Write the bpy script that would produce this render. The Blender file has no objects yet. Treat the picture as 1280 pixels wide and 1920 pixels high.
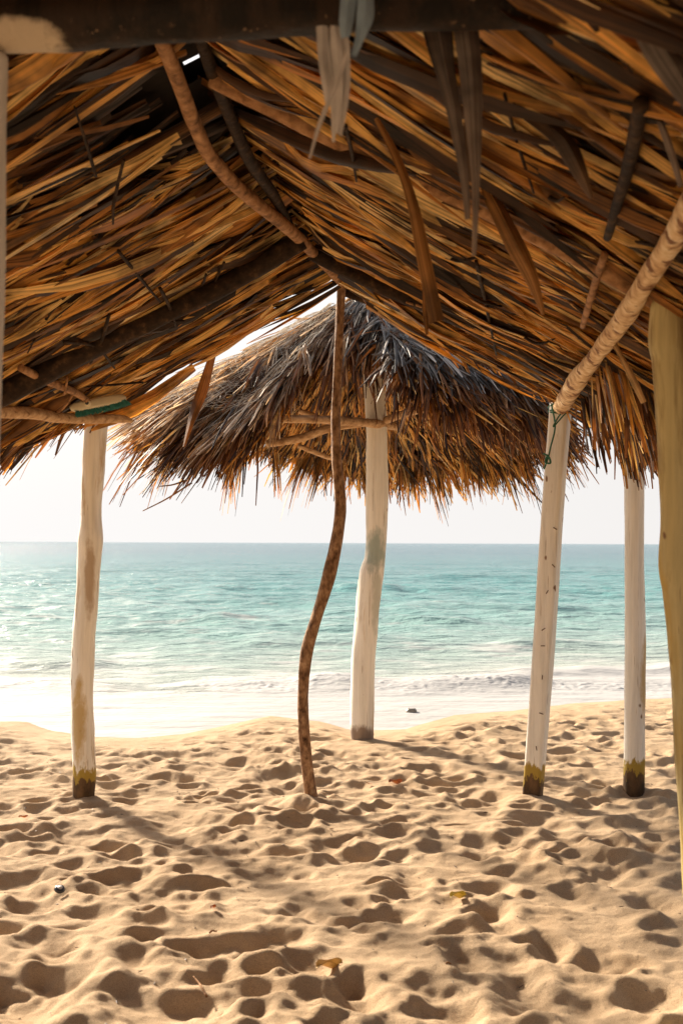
import bpy, math, random
import numpy as np
from mathutils import Vector
random.seed(7)
rng = np.random.default_rng(11)
scene = bpy.context.scene
COL = scene.collection

# ------------------------------------------------------------------ camera, sky, sun, exposure
F = 1867.0            # focal length in photo pixels (35 mm on a 36 mm high frame)
HY = 1018.0           # row of the horizon
EYE = 1.55
ROLL = math.radians(-0.22)
cam_d = bpy.data.cameras.new('camera'); cam = bpy.data.objects.new('camera', cam_d); COL.objects.link(cam)
cam.location = (0, 0, EYE)
cam.rotation_euler = (math.radians(90), ROLL, 0)
cam_d.sensor_fit = 'VERTICAL'; cam_d.sensor_height = 36; cam_d.sensor_width = 24; cam_d.lens = 35
cam_d.shift_y = (HY - 960) / 1920
cam_d.clip_start = 0.05; cam_d.clip_end = 20000
cam_d.dof.use_dof = True; cam_d.dof.focus_distance = 6.3; cam_d.dof.aperture_fstop = 4.0
scene.camera = cam

SUN_AZ = math.radians(-40)      # left of straight ahead
SUN_EL = math.radians(25)
EXPO = 1.42
world = bpy.data.worlds.new('World'); scene.world = world; world.use_nodes = True
wn = world.node_tree.nodes; wl = world.node_tree.links
bg = wn['Background']; bg.inputs['Strength'].default_value = 0.10
sky = wn.new('ShaderNodeTexSky'); sky.sky_type = 'NISHITA'; sky.sun_disc = False
sky.sun_elevation = SUN_EL; sky.sun_rotation = SUN_AZ % (2 * math.pi); sky.dust_density = 4.0; sky.air_density = 1.0
tc = wn.new('ShaderNodeTexCoord'); sep = wn.new('ShaderNodeSeparateXYZ'); wl.new(tc.outputs['Generated'], sep.inputs[0])
rp = wn.new('ShaderNodeValToRGB')
rp.color_ramp.elements[0].position = 0.0; rp.color_ramp.elements[0].color = (1, 1, 1, 1)
rp.color_ramp.elements[1].position = 0.75; rp.color_ramp.elements[1].color = (.6, .6, .6, 1)
rp.color_ramp.interpolation = 'EASE'
wl.new(sep.outputs['Z'], rp.inputs['Fac'])
rx = wn.new('ShaderNodeValToRGB')     # hazy air is brighter towards the sun side
rx.color_ramp.elements[0].position = 0.1; rx.color_ramp.elements[0].color = (.85, .80, .78, 1)
rx.color_ramp.elements[1].position = .98; rx.color_ramp.elements[1].color = (3.72, 3.62, 3.55, 1)
e_ = rx.color_ramp.elements.new(.72); e_.color = (3.35, 3.25, 3.18, 1)
dts = wn.new('ShaderNodeVectorMath'); dts.operation = 'DOT_PRODUCT'; dts.inputs[1].default_value = (math.sin(SUN_AZ), math.cos(SUN_AZ), 0)
wl.new(tc.outputs['Generated'], dts.inputs[0])
mx_ = wn.new('ShaderNodeMath'); mx_.operation = 'MULTIPLY_ADD'; mx_.inputs[1].default_value = 0.5; mx_.inputs[2].default_value = 0.5
wl.new(dts.outputs['Value'], mx_.inputs[0]); wl.new(mx_.outputs[0], rx.inputs['Fac'])
mixw = wn.new('ShaderNodeMixRGB'); wl.new(rp.outputs['Color'], mixw.inputs['Fac'])
wl.new(sky.outputs['Color'], mixw.inputs['Color1']); wl.new(rx.outputs['Color'], mixw.inputs['Color2'])
d3 = wn.new('ShaderNodeVectorMath'); d3.operation = 'DOT_PRODUCT'     # glow of the hazy air round the sun
d3.inputs[1].default_value = (math.sin(SUN_AZ) * math.cos(SUN_EL), math.cos(SUN_AZ) * math.cos(SUN_EL), math.sin(SUN_EL)); wl.new(tc.outputs['Generated'], d3.inputs[0])
mxx = wn.new('ShaderNodeMath'); mxx.operation = 'MAXIMUM'; wl.new(d3.outputs['Value'], mxx.inputs[0]); mxx.inputs[1].default_value = 0
pw_ = wn.new('ShaderNodeMath'); pw_.operation = 'POWER'; wl.new(mxx.outputs[0], pw_.inputs[0]); pw_.inputs[1].default_value = 30
aur = wn.new('ShaderNodeMixRGB'); aur.blend_type = 'ADD'; wl.new(pw_.outputs[0], aur.inputs[0]); wl.new(mixw.outputs[0], aur.inputs[1]); aur.inputs[2].default_value = (6, 5.7, 5.3, 1)
wl.new(aur.outputs[0], bg.inputs['Color'])

sd = bpy.data.lights.new('sun', 'SUN'); sd.energy = 5.0; sd.angle = math.radians(5.5); sd.color = (1.0, .87, .70)
sun = bpy.data.objects.new('sun', sd); COL.objects.link(sun)
sv = Vector((math.sin(SUN_AZ) * math.cos(SUN_EL), math.cos(SUN_AZ) * math.cos(SUN_EL), math.sin(SUN_EL)))
sun.rotation_euler = sv.to_track_quat('Z', 'Y').to_euler()
scene.view_settings.view_transform = 'Standard'; scene.view_settings.look = 'None'
scene.view_settings.exposure = EXPO; scene.view_settings.gamma = 1
scene.cycles.max_bounces = 8; scene.cycles.diffuse_bounces = 5; scene.cycles.transmission_bounces = 6
try: scene.cycles.use_denoising = True
except Exception: pass

def P(px, py, d):
    """point at distance d in front of the camera that the photograph shows at (px, py)"""
    X = px - 640; Y = -(py - HY) 
    c, s = math.cos(ROLL), math.sin(ROLL)
    Xr = X * c + Y * s * 1.0; Yr = -X * s + Y * c
    return np.array([Xr / F * d, d, EYE + Yr / F * d])

# ------------------------------------------------------------------ noise
_g = np.random.default_rng(3)
_perm = _g.permutation(512); _ang = _g.random(512) * 2 * np.pi
_gx = np.cos(_ang); _gy = np.sin(_ang)
def perlin(x, y):
    xi = np.floor(x).astype(int); yi = np.floor(y).astype(int); xf = x - xi; yf = y - yi
    def g(a, b, dx, dy):
        h = _perm[(_perm[a & 511] + b) & 511]
        return _gx[h] * dx + _gy[h] * dy
    u = xf * xf * xf * (xf * (xf * 6 - 15) + 10); v = yf * yf * yf * (yf * (yf * 6 - 15) + 10)
    a = g(xi, yi, xf, yf); b = g(xi + 1, yi, xf - 1, yf); c = g(xi, yi + 1, xf, yf - 1); d = g(xi + 1, yi + 1, xf - 1, yf - 1)
    return (a + u * (b - a)) * (1 - v) + (c + u * (d - c)) * v
def fbm(x, y, o=4):
    r = 0; a = 1
    for i in range(o):
        r = r + a * perlin(x * 2 ** i + 17.3 * i, y * 2 ** i - 9.1 * i); a *= .5
    return r
def sstep(a, b, x):
    t = np.clip((x - a) / (b - a), 0, 1); return t * t * (3 - 2 * t)

# ------------------------------------------------------------------ object helpers
def prop(o, label=None, cat=None, group=None, kind=None):
    if label: o['label'] = label
    if cat: o['category'] = cat
    if group: o['group'] = group
    if kind: o['kind'] = kind
    return o
def empty(name, loc, label, cat, group=None):
    o = bpy.data.objects.new(name, None); COL.objects.link(o); o.location = loc
    o.empty_display_size = .2
    return prop(o, label, cat, group)
def mesh_obj(name, V, Fc, mat, parent=None, smooth=True, uv=None):
    me = bpy.data.meshes.new(name)
    V = np.asarray(V, float)
    if parent is not None: V = V - np.array(parent.matrix_world.translation if parent.parent else parent.location)[None]
    me.from_pydata(V.tolist(), [], [tuple(f) for f in (Fc.tolist() if hasattr(Fc, 'tolist') else Fc)])
    if uv is not None:
        l = me.uv_layers.new(name='UVMap')
        vi = np.empty(len(me.loops), int); me.loops.foreach_get('vertex_index', vi)
        l.data.foreach_set('uv', np.asarray(uv, float)[vi].ravel())
    for m in (mat if isinstance(mat, list) else [mat]): me.materials.append(m)
    if smooth: me.polygons.foreach_set('use_smooth', [True] * len(me.polygons))
    me.update()
    o = bpy.data.objects.new(name, me); COL.objects.link(o)
    if parent is not None: o.parent = parent
    return o
def join(parts):
    V = []; Fc = []; n = 0
    for v, f in parts:
        V.append(np.asarray(v, float)); Fc += [tuple(int(i) + n for i in q) for q in f]; n += len(v)
    return np.concatenate(V), Fc

def catmull(pts, n):
    pts = np.asarray(pts, float); m = len(pts)
    if m == 2:
        t = np.linspace(0, 1, n)[:, None]; return pts[0] * (1 - t) + pts[1] * t
    p = np.vstack([2 * pts[0] - pts[1], pts, 2 * pts[-1] - pts[-2]])
    out = []
    for s in np.linspace(0, m - 1 - 1e-6, n):
        i = int(s); t = s - i; a, b, c, d = p[i:i + 4]
        out.append(.5 * (2 * b + (c - a) * t + (2 * a - 5 * b + 4 * c - d) * t * t + (3 * b - a - 3 * c + d) * t ** 3))
    return np.array(out)
def tube(pts, rad, seg=16, n=None, rough=.0, square=0, spin=0, seed=0, flat=1.0):
    """lofted limb through points with radii; returns verts, faces, uv"""
    n = n or max(len(pts) * 6, 8)
    q = catmull(np.hstack([np.asarray(pts, float), np.asarray(rad, float)[:, None]]), n)
    c = q[:, :3]; r = np.maximum(q[:, 3], .0008)
    T = np.gradient(c, axis=0); T /= np.linalg.norm(T, axis=1)[:, None] + 1e-9
    ref = np.array([0, -1., 0]) if abs(T[0][1]) < .8 else np.array([0, 0, 1.])
    V = []; U = []
    L = np.concatenate([[0], np.cumsum(np.linalg.norm(np.diff(c, axis=0), axis=1))])
    for i in range(n):
        a = ref - T[i] * ref.dot(T[i]); a /= np.linalg.norm(a); ref = a
        b = np.cross(T[i], a)
        th = np.linspace(0, 2 * np.pi, seg, endpoint=False) + spin
        rr = r[i] * (1 + rough * (perlin(np.cos(th) * 1.2 + seed * 7.1 + 50, np.sin(th) * 1.2 + L[i] * 4 + seed) * 1.3 + .6 * perlin(np.cos(th) * 3 + L[i] * 9 + seed + 90, np.sin(th) * 3 + L[i] * 2 + 31)))
        if square:
            k = 1 / np.maximum(np.abs(np.cos(th - spin)), np.abs(np.sin(th - spin)))
            rr = rr * np.minimum(k, 1.3)
        V.append(c[i] + np.cos(th)[:, None] * a * rr[:, None] * flat + np.sin(th)[:, None] * b * rr[:, None])
        U += [(j / seg, L[i]) for j in range(seg)]
    V = np.concatenate(V); Fc = []
    for i in range(n - 1):
        for j in range(seg):
            k = (j + 1) % seg
            Fc.append((i * seg + j, i * seg + k, (i + 1) * seg + k, (i + 1) * seg + j))
    Fc.append(tuple(range(seg - 1, -1, -1))); Fc.append(tuple((n - 1) * seg + j for j in range(seg)))
    return V, Fc, np.array(U)
def limb(name, pts, rad, mat, parent, **k):
    V, Fc, U = tube(pts, rad, **k)
    return mesh_obj(name, V, Fc, mat, parent, uv=U)

def leaves(B, D, N, L, W, bend, K=4, fold=.25, twist=0., side=0., tip=.12, base=.45, wob=.0, bulge=None, belly=None):
    """many blades at once: base, direction, normal, length, width, bend vector"""
    n = len(B)
    D = D / np.linalg.norm(D, axis=1)[:, None]
    S = np.cross(D, N); S /= np.linalg.norm(S, axis=1)[:, None] + 1e-9
    Nn = np.cross(S, D); N0 = Nn
    t = np.linspace(0, 1, K + 1)
    V = np.empty((n, K + 1, 3, 3)); U = np.empty((n, K + 1, 3, 2))
    twist = np.broadcast_to(twist, (n,)); side = np.broadcast_to(side, (n,)); tw0 = rng.normal(0, .35, n)
    lat = rng.normal(0, 1, n) * wob; ph = rng.random(n) * 6.28
    for i, ti in enumerate(t):
        c = B + D * (L * ti)[:, None] + bend * (L * ti * ti)[:, None] + S * ((side * L * ti * ti) + lat * L * np.sin(ti * 4 + ph))[:, None]
        if bulge is not None: c = c + S * (bulge * math.sin(math.pi * min(1, ti * 1.05)))[:, None]
        if belly is not None: c = c + N0 * (belly * math.sin(math.pi * ti))[:, None]
        w = W * (base + (1 - base) * math.sin(math.pi * min(1, ti ** .7 * .72 + .02))) if ti < .55 else W * (tip + (1 - tip) * (1 - ((ti - .55) / .45) ** 1.6))
        a = tw0 + twist * ti; ca = np.cos(a)[:, None]; sa = np.sin(a)[:, None]
        s2 = S * ca + Nn * sa; n2 = Nn * ca - S * sa
        V[:, i, 0] = c - s2 * (w / 2)[:, None]; V[:, i, 2] = c + s2 * (w / 2)[:, None]
        V[:, i, 1] = c + n2 * (w * fold)[:, None]
        U[:, i, :, 0] = [0, .5, 1]; U[:, i, :, 1] = ti
    U[..., 0] += rng.integers(0, 60, n)[:, None, None]
    base_i = (np.arange(n) * (K + 1) * 3)[:, None]
    q = []
    for i in range(K):
        for j in range(2):
            a = i * 3 + j; q.append([a, a + 1, a + 4, a + 3])
    q = np.array(q).ravel()[None] + base_i
    return V.reshape(-1, 3), q.reshape(-1, 4), U.reshape(-1, 2)
def cat_leaves(lst):
    V = []; Q = []; U = []; n = 0
    for v, q, u in lst:
        V.append(v); Q.append(q + n); U.append(u); n += len(v)
    return np.concatenate(V), np.concatenate(Q), np.concatenate(U)

# ------------------------------------------------------------------ materials
def new_mat(name):
    m = bpy.data.materials.new(name); m.use_nodes = True
    nt = m.node_tree; return m, nt, nt.nodes, nt.links, nt.nodes['Principled BSDF']
def ramp(nd, stops, interp='LINEAR'):
    r = nd.new('ShaderNodeValToRGB'); cr = r.color_ramp; cr.interpolation = interp
    while len(cr.elements) > 1: cr.elements.remove(cr.elements[-1])
    for i, (p, c) in enumerate(stops):
        e = cr.elements[0] if i == 0 else cr.elements.new(p)
        e.position = p; e.color = (*c, 1) if len(c) == 3 else c
    return r
def noise(nd, ln, vec, scale, detail=3, rough=.55, dim='3D'):
    n = nd.new('ShaderNodeTexNoise'); n.inputs['Scale'].default_value = scale; n.inputs['Detail'].default_value = detail
    n.inputs['Roughness'].default_value = rough
    if vec is not None: ln.new(vec, n.inputs['Vector'])
    return n
def mapping(nd, ln, vec, sc):
    m = nd.new('ShaderNodeMapping'); m.inputs['Scale'].default_value = sc; ln.new(vec, m.inputs['Vector']); return m.outputs[0]
def mixc(nd, ln, fac, a, b, mode='MIX'):
    m = nd.new('ShaderNodeMixRGB'); m.blend_type = mode
    for s, v in ((m.inputs[0], fac), (m.inputs[1], a), (m.inputs[2], b)):
        if isinstance(v, (int, float)): s.default_value = v
        elif isinstance(v, tuple): s.default_value = (*v, 1)
        else: ln.new(v, s)
    return m.outputs[0]
def bump(nd, ln, h, strength, dist, bs):
    b = nd.new('ShaderNodeBump'); b.inputs['Strength'].default_value = strength; b.inputs['Distance'].default_value = dist
    ln.new(h, b.inputs['Height']); ln.new(b.outputs[0], bs.inputs['Normal']); return b

def leaf_mat(name, stops, transl=.3, tcol=(.75, .42, .14), rough=.5, blotch=.72):
    m, nt, nd, ln, bs = new_mat(name)
    geo = nd.new('ShaderNodeNewGeometry'); uv = nd.new('ShaderNodeUVMap')
    r = ramp(nd, stops); ln.new(geo.outputs['Random Per Island'], r.inputs[0])
    st = noise(nd, ln, mapping(nd, ln, uv.outputs[0], (11, 1.0, 1)), 1.0, 4)
    r2 = ramp(nd, [(.32, (.25, .2, .16)), (.5, (1, 1, 1)), (.72, (1.4, 1.3, 1.2))]); ln.new(st.outputs[0], r2.inputs[0])
    c = mixc(nd, ln, 1.0, r.outputs[0], r2.outputs[0], 'MULTIPLY')
    bl = noise(nd, ln, geo.outputs['Position'], 5.0, 3)
    r3 = ramp(nd, [(.38, (.12, .10, .09)), (.55, (1, 1, 1))]); ln.new(bl.outputs[0], r3.inputs[0])
    c = mixc(nd, ln, blotch, c, r3.outputs[0], 'MULTIPLY')
    ln.new(c, bs.inputs['Base Color']); bs.inputs['Roughness'].default_value = rough
    bs.inputs['Specular IOR Level'].default_value = .35
    bump(nd, ln, st.outputs[0], .35, .004, bs)
    tr = nd.new('ShaderNodeBsdfTranslucent'); ln.new(mixc(nd, ln, 1.0, c, tcol, 'MULTIPLY'), tr.inputs[0])
    ms = nd.new('ShaderNodeMixShader'); ms.inputs[0].default_value = transl
    ln.new(bs.outputs[0], ms.inputs[1]); ln.new(tr.outputs[0], ms.inputs[2])
    ln.new(ms.outputs[0], nd['Material Output'].inputs[0]); return m
M = {}
M['thatch_in'] = leaf_mat('dry_palm_underside', [(0, (.02, .009, .004)), (.25, (.08, .034, .011)), (.45, (.50, .215, .042)), (.68, (.86, .45, .095)), (.92, (.92, .62, .22)), (1, (.95, .74, .38))], .3, (1, .72, .35))
M['thatch_brown'] = leaf_mat('brown_palm', [(0, (.05, .022, .01)), (.5, (.22, .10, .04)), (.85, (.42, .20, .075)), (1, (.60, .36, .16))], .25, (1, .7, .4))
M['thatch_grey'] = leaf_mat('weathered_grey_palm', [(0, (.03, .024, .02)), (.5, (.10, .085, .072)), (.8, (.27, .24, .215)), (1, (.66, .61, .56))], .1, (.8, .6, .4), blotch=.5)
M['thatch_tan'] = leaf_mat('weathered_tan_palm', [(0, (.14, .07, .03)), (.35, (.46, .30, .17)), (.75, (.82, .66, .46)), (1, (.93, .86, .74))], .4, (1, .8, .6), blotch=.3)
M['thatch_dark'] = leaf_mat('void_shade_palm', [(0, (.015, .009, .006)), (.6, (.05, .025, .012)), (.9, (.14, .065, .025)), (1, (.3, .15, .05))], .05)  # near-black leaf colour that paints the shade of the roof voids
M['frond_grey'] = leaf_mat('greyish_frond', [(0, (.20, .15, .12)), (1, (.30, .24, .20))], .15)
M['frond_dark'] = leaf_mat('dark_frond', [(0, (.07, .04, .022)), (1, (.16, .085, .035))], .1)
M['frond_pale'] = leaf_mat('pale_frond', [(0, (.62, .40, .18)), (1, (.70, .48, .22))], .3)
M['frond_orange'] = leaf_mat('orange_frond', [(0, (.36, .17, .05)), (1, (.46, .23, .07))], .3)
def plain(name, col, rough=.8, nscale=20, var=.3, bmp=.3):
    m, nt, nd, ln, bs = new_mat(name)
    g = nd.new('ShaderNodeNewGeometry'); n = noise(nd, ln, g.outputs['Position'], nscale, 4)
    r = ramp(nd, [(.3, tuple(c * (1 - var) for c in col)), (.7, tuple(min(1, c * (1 + var)) for c in col))]); ln.new(n.outputs[0], r.inputs[0])
    ln.new(r.outputs[0], bs.inputs['Base Color']); bs.inputs['Roughness'].default_value = rough
    bump(nd, ln, n.outputs[0], bmp, .01, bs); return m
M['backing'] = plain('thatch_core', (.010, .006, .004), .95)  # near-black, puts the shade between the leaves into the colour
M['cloth'] = plain('frayed_white_cloth', (.55, .50, .46), .8, 12, .25)
M['blue_plastic'] = plain('blue_grey_plastic', (.22, .30, .38), .5, 12, .25)
M['rope'] = plain('green_rope', (.02, .12, .07), .7, 80)
M['net'] = plain('pale_net', (.66, .58, .47), .8)
def wood(name, stops, grain=(9, .8, 1), sc=1.0, bmp=.5, rough=.75, spots=None):
    m, nt, nd, ln, bs = new_mat(name)
    uv = nd.new('ShaderNodeUVMap'); g = nd.new('ShaderNodeNewGeometry')
    mp = mapping(nd, ln, g.outputs['Position'], (22, 22, 3)) if grain is None else mapping(nd, ln, g.outputs['Position'], grain)
    n = noise(nd, ln, mp, sc, 5, .6); r = ramp(nd, stops); ln.new(n.outputs[0], r.inputs[0]); c = r.outputs[0]
    if spots:
        s = noise(nd, ln, g.outputs['Position'], spots[0], 3); r2 = ramp(nd, [(spots[1], (0, 0, 0)), (spots[1] + .05, (1, 1, 1))]); ln.new(s.outputs[0], r2.inputs[0])
        c = mixc(nd, ln, r2.outputs[0], c, spots[2])
    ln.new(c, bs.inputs['Base Color']); bs.inputs['Roughness'].default_value = rough; bs.inputs['Specular IOR Level'].default_value = .15
    bump(nd, ln, n.outputs[0], bmp, .012, bs); return m
M['bark'] = wood('brown_branch', [(.3, (.09, .045, .022)), (.5, (.30, .155, .07)), (.7, (.46, .26, .13))], (14, 14, 14), 1.6, .8)
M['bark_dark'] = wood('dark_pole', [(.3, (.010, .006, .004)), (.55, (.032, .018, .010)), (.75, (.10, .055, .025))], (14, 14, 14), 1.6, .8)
M['bark_mottle'] = wood('mottled_thin_trunk', [(.30, (.06, .03, .016)), (.45, (.20, .11, .06)), (.6, (.36, .22, .125)), (.75, (.55, .39, .25))], (26, 26, 15), 1.4, 1.0)
M['peeled'] = wood('peeled_pole', [(.3, (.22, .11, .045)), (.42, (.52, .32, .16)), (.55, (.68, .48, .27)), (.7, (.80, .64, .43))], (20, 20, 20), 1.0, 1.0, spots=(11, .565, (.20, .09, .04)))
M['stick'] = wood('tan_stick', [(.3, (.22, .12, .06)), (.5, (.48, .30, .16)), (.7, (.62, .44, .27))], (9, 30, 30), 1.3, .7)

def paint_mat(name, base=(.87, .84, .77), bare=(.50, .37, .22), barelvl=.60, stain=(), green=None, foot=True, yellow=0):
    """whitewashed log: grain, bare streaks, knots, dirty yellow and black foot; stain = (x,y,z,sx,sz,colour)"""
    m, nt, nd, ln, bs = new_mat(name)
    g = nd.new('ShaderNodeNewGeometry'); pos = g.outputs['Position']
    fine = noise(nd, ln, mapping(nd, ln, pos, (45, 45, 2.2)), 1.0, 4, .6)
    r = ramp(nd, [(.3, tuple(c * .82 for c in base)), (.6, base)]); ln.new(fine.outputs[0], r.inputs[0]); c = r.outputs[0]
    bn = noise(nd, ln, mapping(nd, ln, pos, (13, 13, 1.5)), 1.0, 6, .65)
    rb = ramp(nd, [(barelvl - .06, (0, 0, 0)), (barelvl + .08, (1, 1, 1))]); ln.new(bn.outputs[0], rb.inputs[0])
    c = mixc(nd, ln, rb.outputs[0], c, bare)
    kn = noise(nd, ln, mapping(nd, ln, pos, (16, 16, 8)), 1.0, 1); rk = ramp(nd, [(.74, (0, 0, 0)), (.77, (1, 1, 1))]); ln.new(kn.outputs[0], rk.inputs[0])
    c = mixc(nd, ln, rk.outputs[0], c, (.22, .13, .07))
    cn = noise(nd, ln, mapping(nd, ln, pos, (75, 75, 1.6)), 1.0, 3); rc = ramp(nd, [(.66, (0, 0, 0)), (.70, (.75, .75, .75))]); ln.new(cn.outputs[0], rc.inputs[0])
    c = mixc(nd, ln, rc.outputs[0], c, (.26, .16, .09))
    rag = noise(nd, ln, mapping(nd, ln, pos, (17, 17, 7)), 1.0, 7, .7)
    sp = nd.new('ShaderNodeSeparateXYZ'); ln.new(pos, sp.inputs[0])
    def math_(op, a, b=0., cc=None):
        k = nd.new('ShaderNodeMath'); k.operation = op
        for s, v in zip(k.inputs, (a, b, cc)):
            if v is None: continue
            if isinstance(v, (int, float)): s.default_value = v
            else: ln.new(v, s)
        return k.outputs[0]
    for (x, y, z, sxy, sz, colr) in stain:
        dx = math_('DIVIDE', math_('SUBTRACT', sp.outputs[0], x), sxy); dz = math_('DIVIDE', math_('SUBTRACT', sp.outputs[2], z), sz)
        d2 = math_('ADD', math_('MULTIPLY', dx, dx), math_('MULTIPLY', dz, dz))
        d2 = math_('ADD', d2, math_('MULTIPLY', math_('SUBTRACT', rag.outputs[0], .5), 2.5))
        rr = ramp(nd, [(.3, (.8, .8, .8)), (1., (0, 0, 0))]); ln.new(d2, rr.inputs[0])
        c = mixc(nd, ln, rr.outputs[0], c, colr)
    if yellow:
        yn = noise(nd, ln, mapping(nd, ln, pos, (9, 9, 1.1)), 1.0, 4); ry = ramp(nd, [(.5 - yellow, (0, 0, 0)), (.62 - yellow, (.85, .85, .85))]); ln.new(yn.outputs[0], ry.inputs[0])
        c = mixc(nd, ln, ry.outputs[0], c, (.50, .33, .07))
    if foot:
        h = math_('ADD', sp.outputs[2], math_('MULTIPLY', math_('SUBTRACT', rag.outputs[0], .5), -.34))
        r1 = ramp(nd, [(.19, (1, 1, 1)), (.215, (0, 0, 0))]); ln.new(h, r1.inputs[0]); c = mixc(nd, ln, r1.outputs[0], c, (.36, .25, .045))
        r2 = ramp(nd, [(.115, (1, 1, 1)), (.13, (0, 0, 0))]); ln.new(h, r2.inputs[0])
        dk = ramp(nd, [(.35, (.035, .022, .012)), (.7, (.16, .09, .04))]); ln.new(rag.outputs[0], dk.inputs[0])
        c = mixc(nd, ln, r2.outputs[0], c, dk.outputs[0])
    ln.new(c, bs.inputs['Base Color']); bs.inputs['Roughness'].default_value = .7; bs.inputs['Specular IOR Level'].default_value = .25
    hh = mixc(nd, ln, .5, fine.outputs[0], bn.outputs[0]); bump(nd, ln, hh, .8, .014, bs); return m

# sand
def sand_mat():
    m, nt, nd, ln, bs = new_mat('dry_beach_sand')
    g = nd.new('ShaderNodeNewGeometry'); pos = g.outputs['Position']
    n1 = noise(nd, ln, pos, 1.6, 5); r = ramp(nd, [(.3, (.46, .325, .20)), (.7, (.56, .41, .265))]); ln.new(n1.outputs[0], r.inputs[0])
    n2 = noise(nd, ln, pos, 420, 2); r2 = ramp(nd, [(.3, (.45, .40, .34)), (.5, (1, 1, 1)), (.7, (1.25, 1.22, 1.18))]); ln.new(n2.outputs[0], r2.inputs[0])
    c = mixc(nd, ln, .8, r.outputs[0], r2.outputs[0], 'MULTIPLY')
    at = nd.new('ShaderNodeAttribute'); at.attribute_name = 'wet'
    c = mixc(nd, ln, at.outputs['Fac'], c, (.36, .25, .155))
    ln.new(c, bs.inputs['Base Color']); bs.inputs['Roughness'].default_value = .95; bs.inputs['Specular IOR Level'].default_value = .15
    n3 = noise(nd, ln, pos, 38, 5, .6)
    hh = mixc(nd, ln, .35, n3.outputs[0], n2.outputs[0]); bump(nd, ln, hh, .9, .014, bs); return m
M['sand'] = sand_mat()

def water_mat():
    m, nt, nd, ln, bs = new_mat('shallow_turquoise_sea')
    g = nd.new('ShaderNodeNewGeometry'); pos = g.outputs['Position']
    def A(n):
        a = nd.new('ShaderNodeAttribute'); a.attribute_name = n; return a.outputs['Fac']
    big = noise(nd, ln, mapping(nd, ln, pos, (.03, .09, 1)), 1.0, 3)
    dsum = nd.new('ShaderNodeMath'); dsum.operation = 'MULTIPLY_ADD'; ln.new(big.outputs[0], dsum.inputs[0]); dsum.inputs[1].default_value = .16
    ln.new(A('offshore'), dsum.inputs[2])
    r = ramp(nd, [(0.08, (.46, .46, .40)), (.20, (.33, .40, .35)), (.36, (.23, .38, .35)), (.60, (.085, .27, .27)), (.85, (.035, .185, .21)), (1, (.03, .14, .185))]); ln.new(dsum.outputs[0], r.inputs[0])
    # drifting foam flecks and lace
    fn = noise(nd, ln, mapping(nd, ln, pos, (.9, 2.6, 1)), 1.6, 6, .68)
    ff = nd.new('ShaderNodeMath'); ff.operation = 'ADD'; ln.new(fn.outputs[0], ff.inputs[0]); ln.new(A('foam'), ff.inputs[1])
    rf = ramp(nd, [(.62, (0, 0, 0)), (.80, (.75, .75, .75)), (1.0, (1, 1, 1))]); ln.new(ff.outputs[0], rf.inputs[0])
    c = mixc(nd, ln, rf.outputs[0], r.outputs[0], (.385, .378, .372))
    ln.new(c, bs.inputs['Base Color'])
    rr = ramp(nd, [(0, (.16,) * 3), (1, (.75,) * 3)]); ln.new(rf.outputs[0], rr.inputs[0]); ln.new(rr.outputs[0], bs.inputs['Roughness'])
    bs.inputs['IOR'].default_value = 1.33
    w1 = noise(nd, ln, mapping(nd, ln, pos, (.8, 2.2, 1)), 1.3, 5, .6)
    w2 = noise(nd, ln, mapping(nd, ln, pos, (.12, .35, 1)), 1.3, 6, .62)
    b1 = nd.new('ShaderNodeBump'); b1.inputs['Strength'].default_value = .8; b1.inputs['Distance'].default_value = .25; ln.new(w1.outputs[0], b1.inputs['Height'])
    b2 = nd.new('ShaderNodeBump'); b2.inputs['Distance'].default_value = 1.6; ln.new(w2.outputs[0], b2.inputs['Height']); ln.new(b1.outputs[0], b2.inputs['Normal'])
    ln.new(A('farness'), b2.inputs['Strength'])
    iv = ramp(nd, [(0, (.85,) * 3), (1, (.28,) * 3)]); ln.new(rf.outputs[0], iv.inputs[0]); ln.new(iv.outputs[0], b1.inputs['Strength'])
    ln.new(b2.outputs[0], bs.inputs['Normal']); return m
M['water'] = water_mat()

# ------------------------------------------------------------------ the ground: sand
WL = -0.12
def shore_pts():
    out = []
    for px, py in [(-900, 1330), (-300, 1345), (0, 1357), (60, 1358), (110, 1374), (180, 1384), (260, 1386), (350, 1378), (430, 1360), (510, 1343), (600, 1352), (660, 1368), (760, 1366), (850, 1338), (960, 1330), (1060, 1316), (1180, 1308), (1280, 1303), (1700, 1296)]:
        d = (EYE - WL) * F / (py - 1020 + (px - 640) * .004)
        out.append(((px - 640) / F * d, d))
    return np.array(out)
SH = shore_pts()
def shore(x): return np.interp(x, SH[:, 0], SH[:, 1]) + .05 * perlin(x * 2.3, x * 0 + 4.2)

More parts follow.
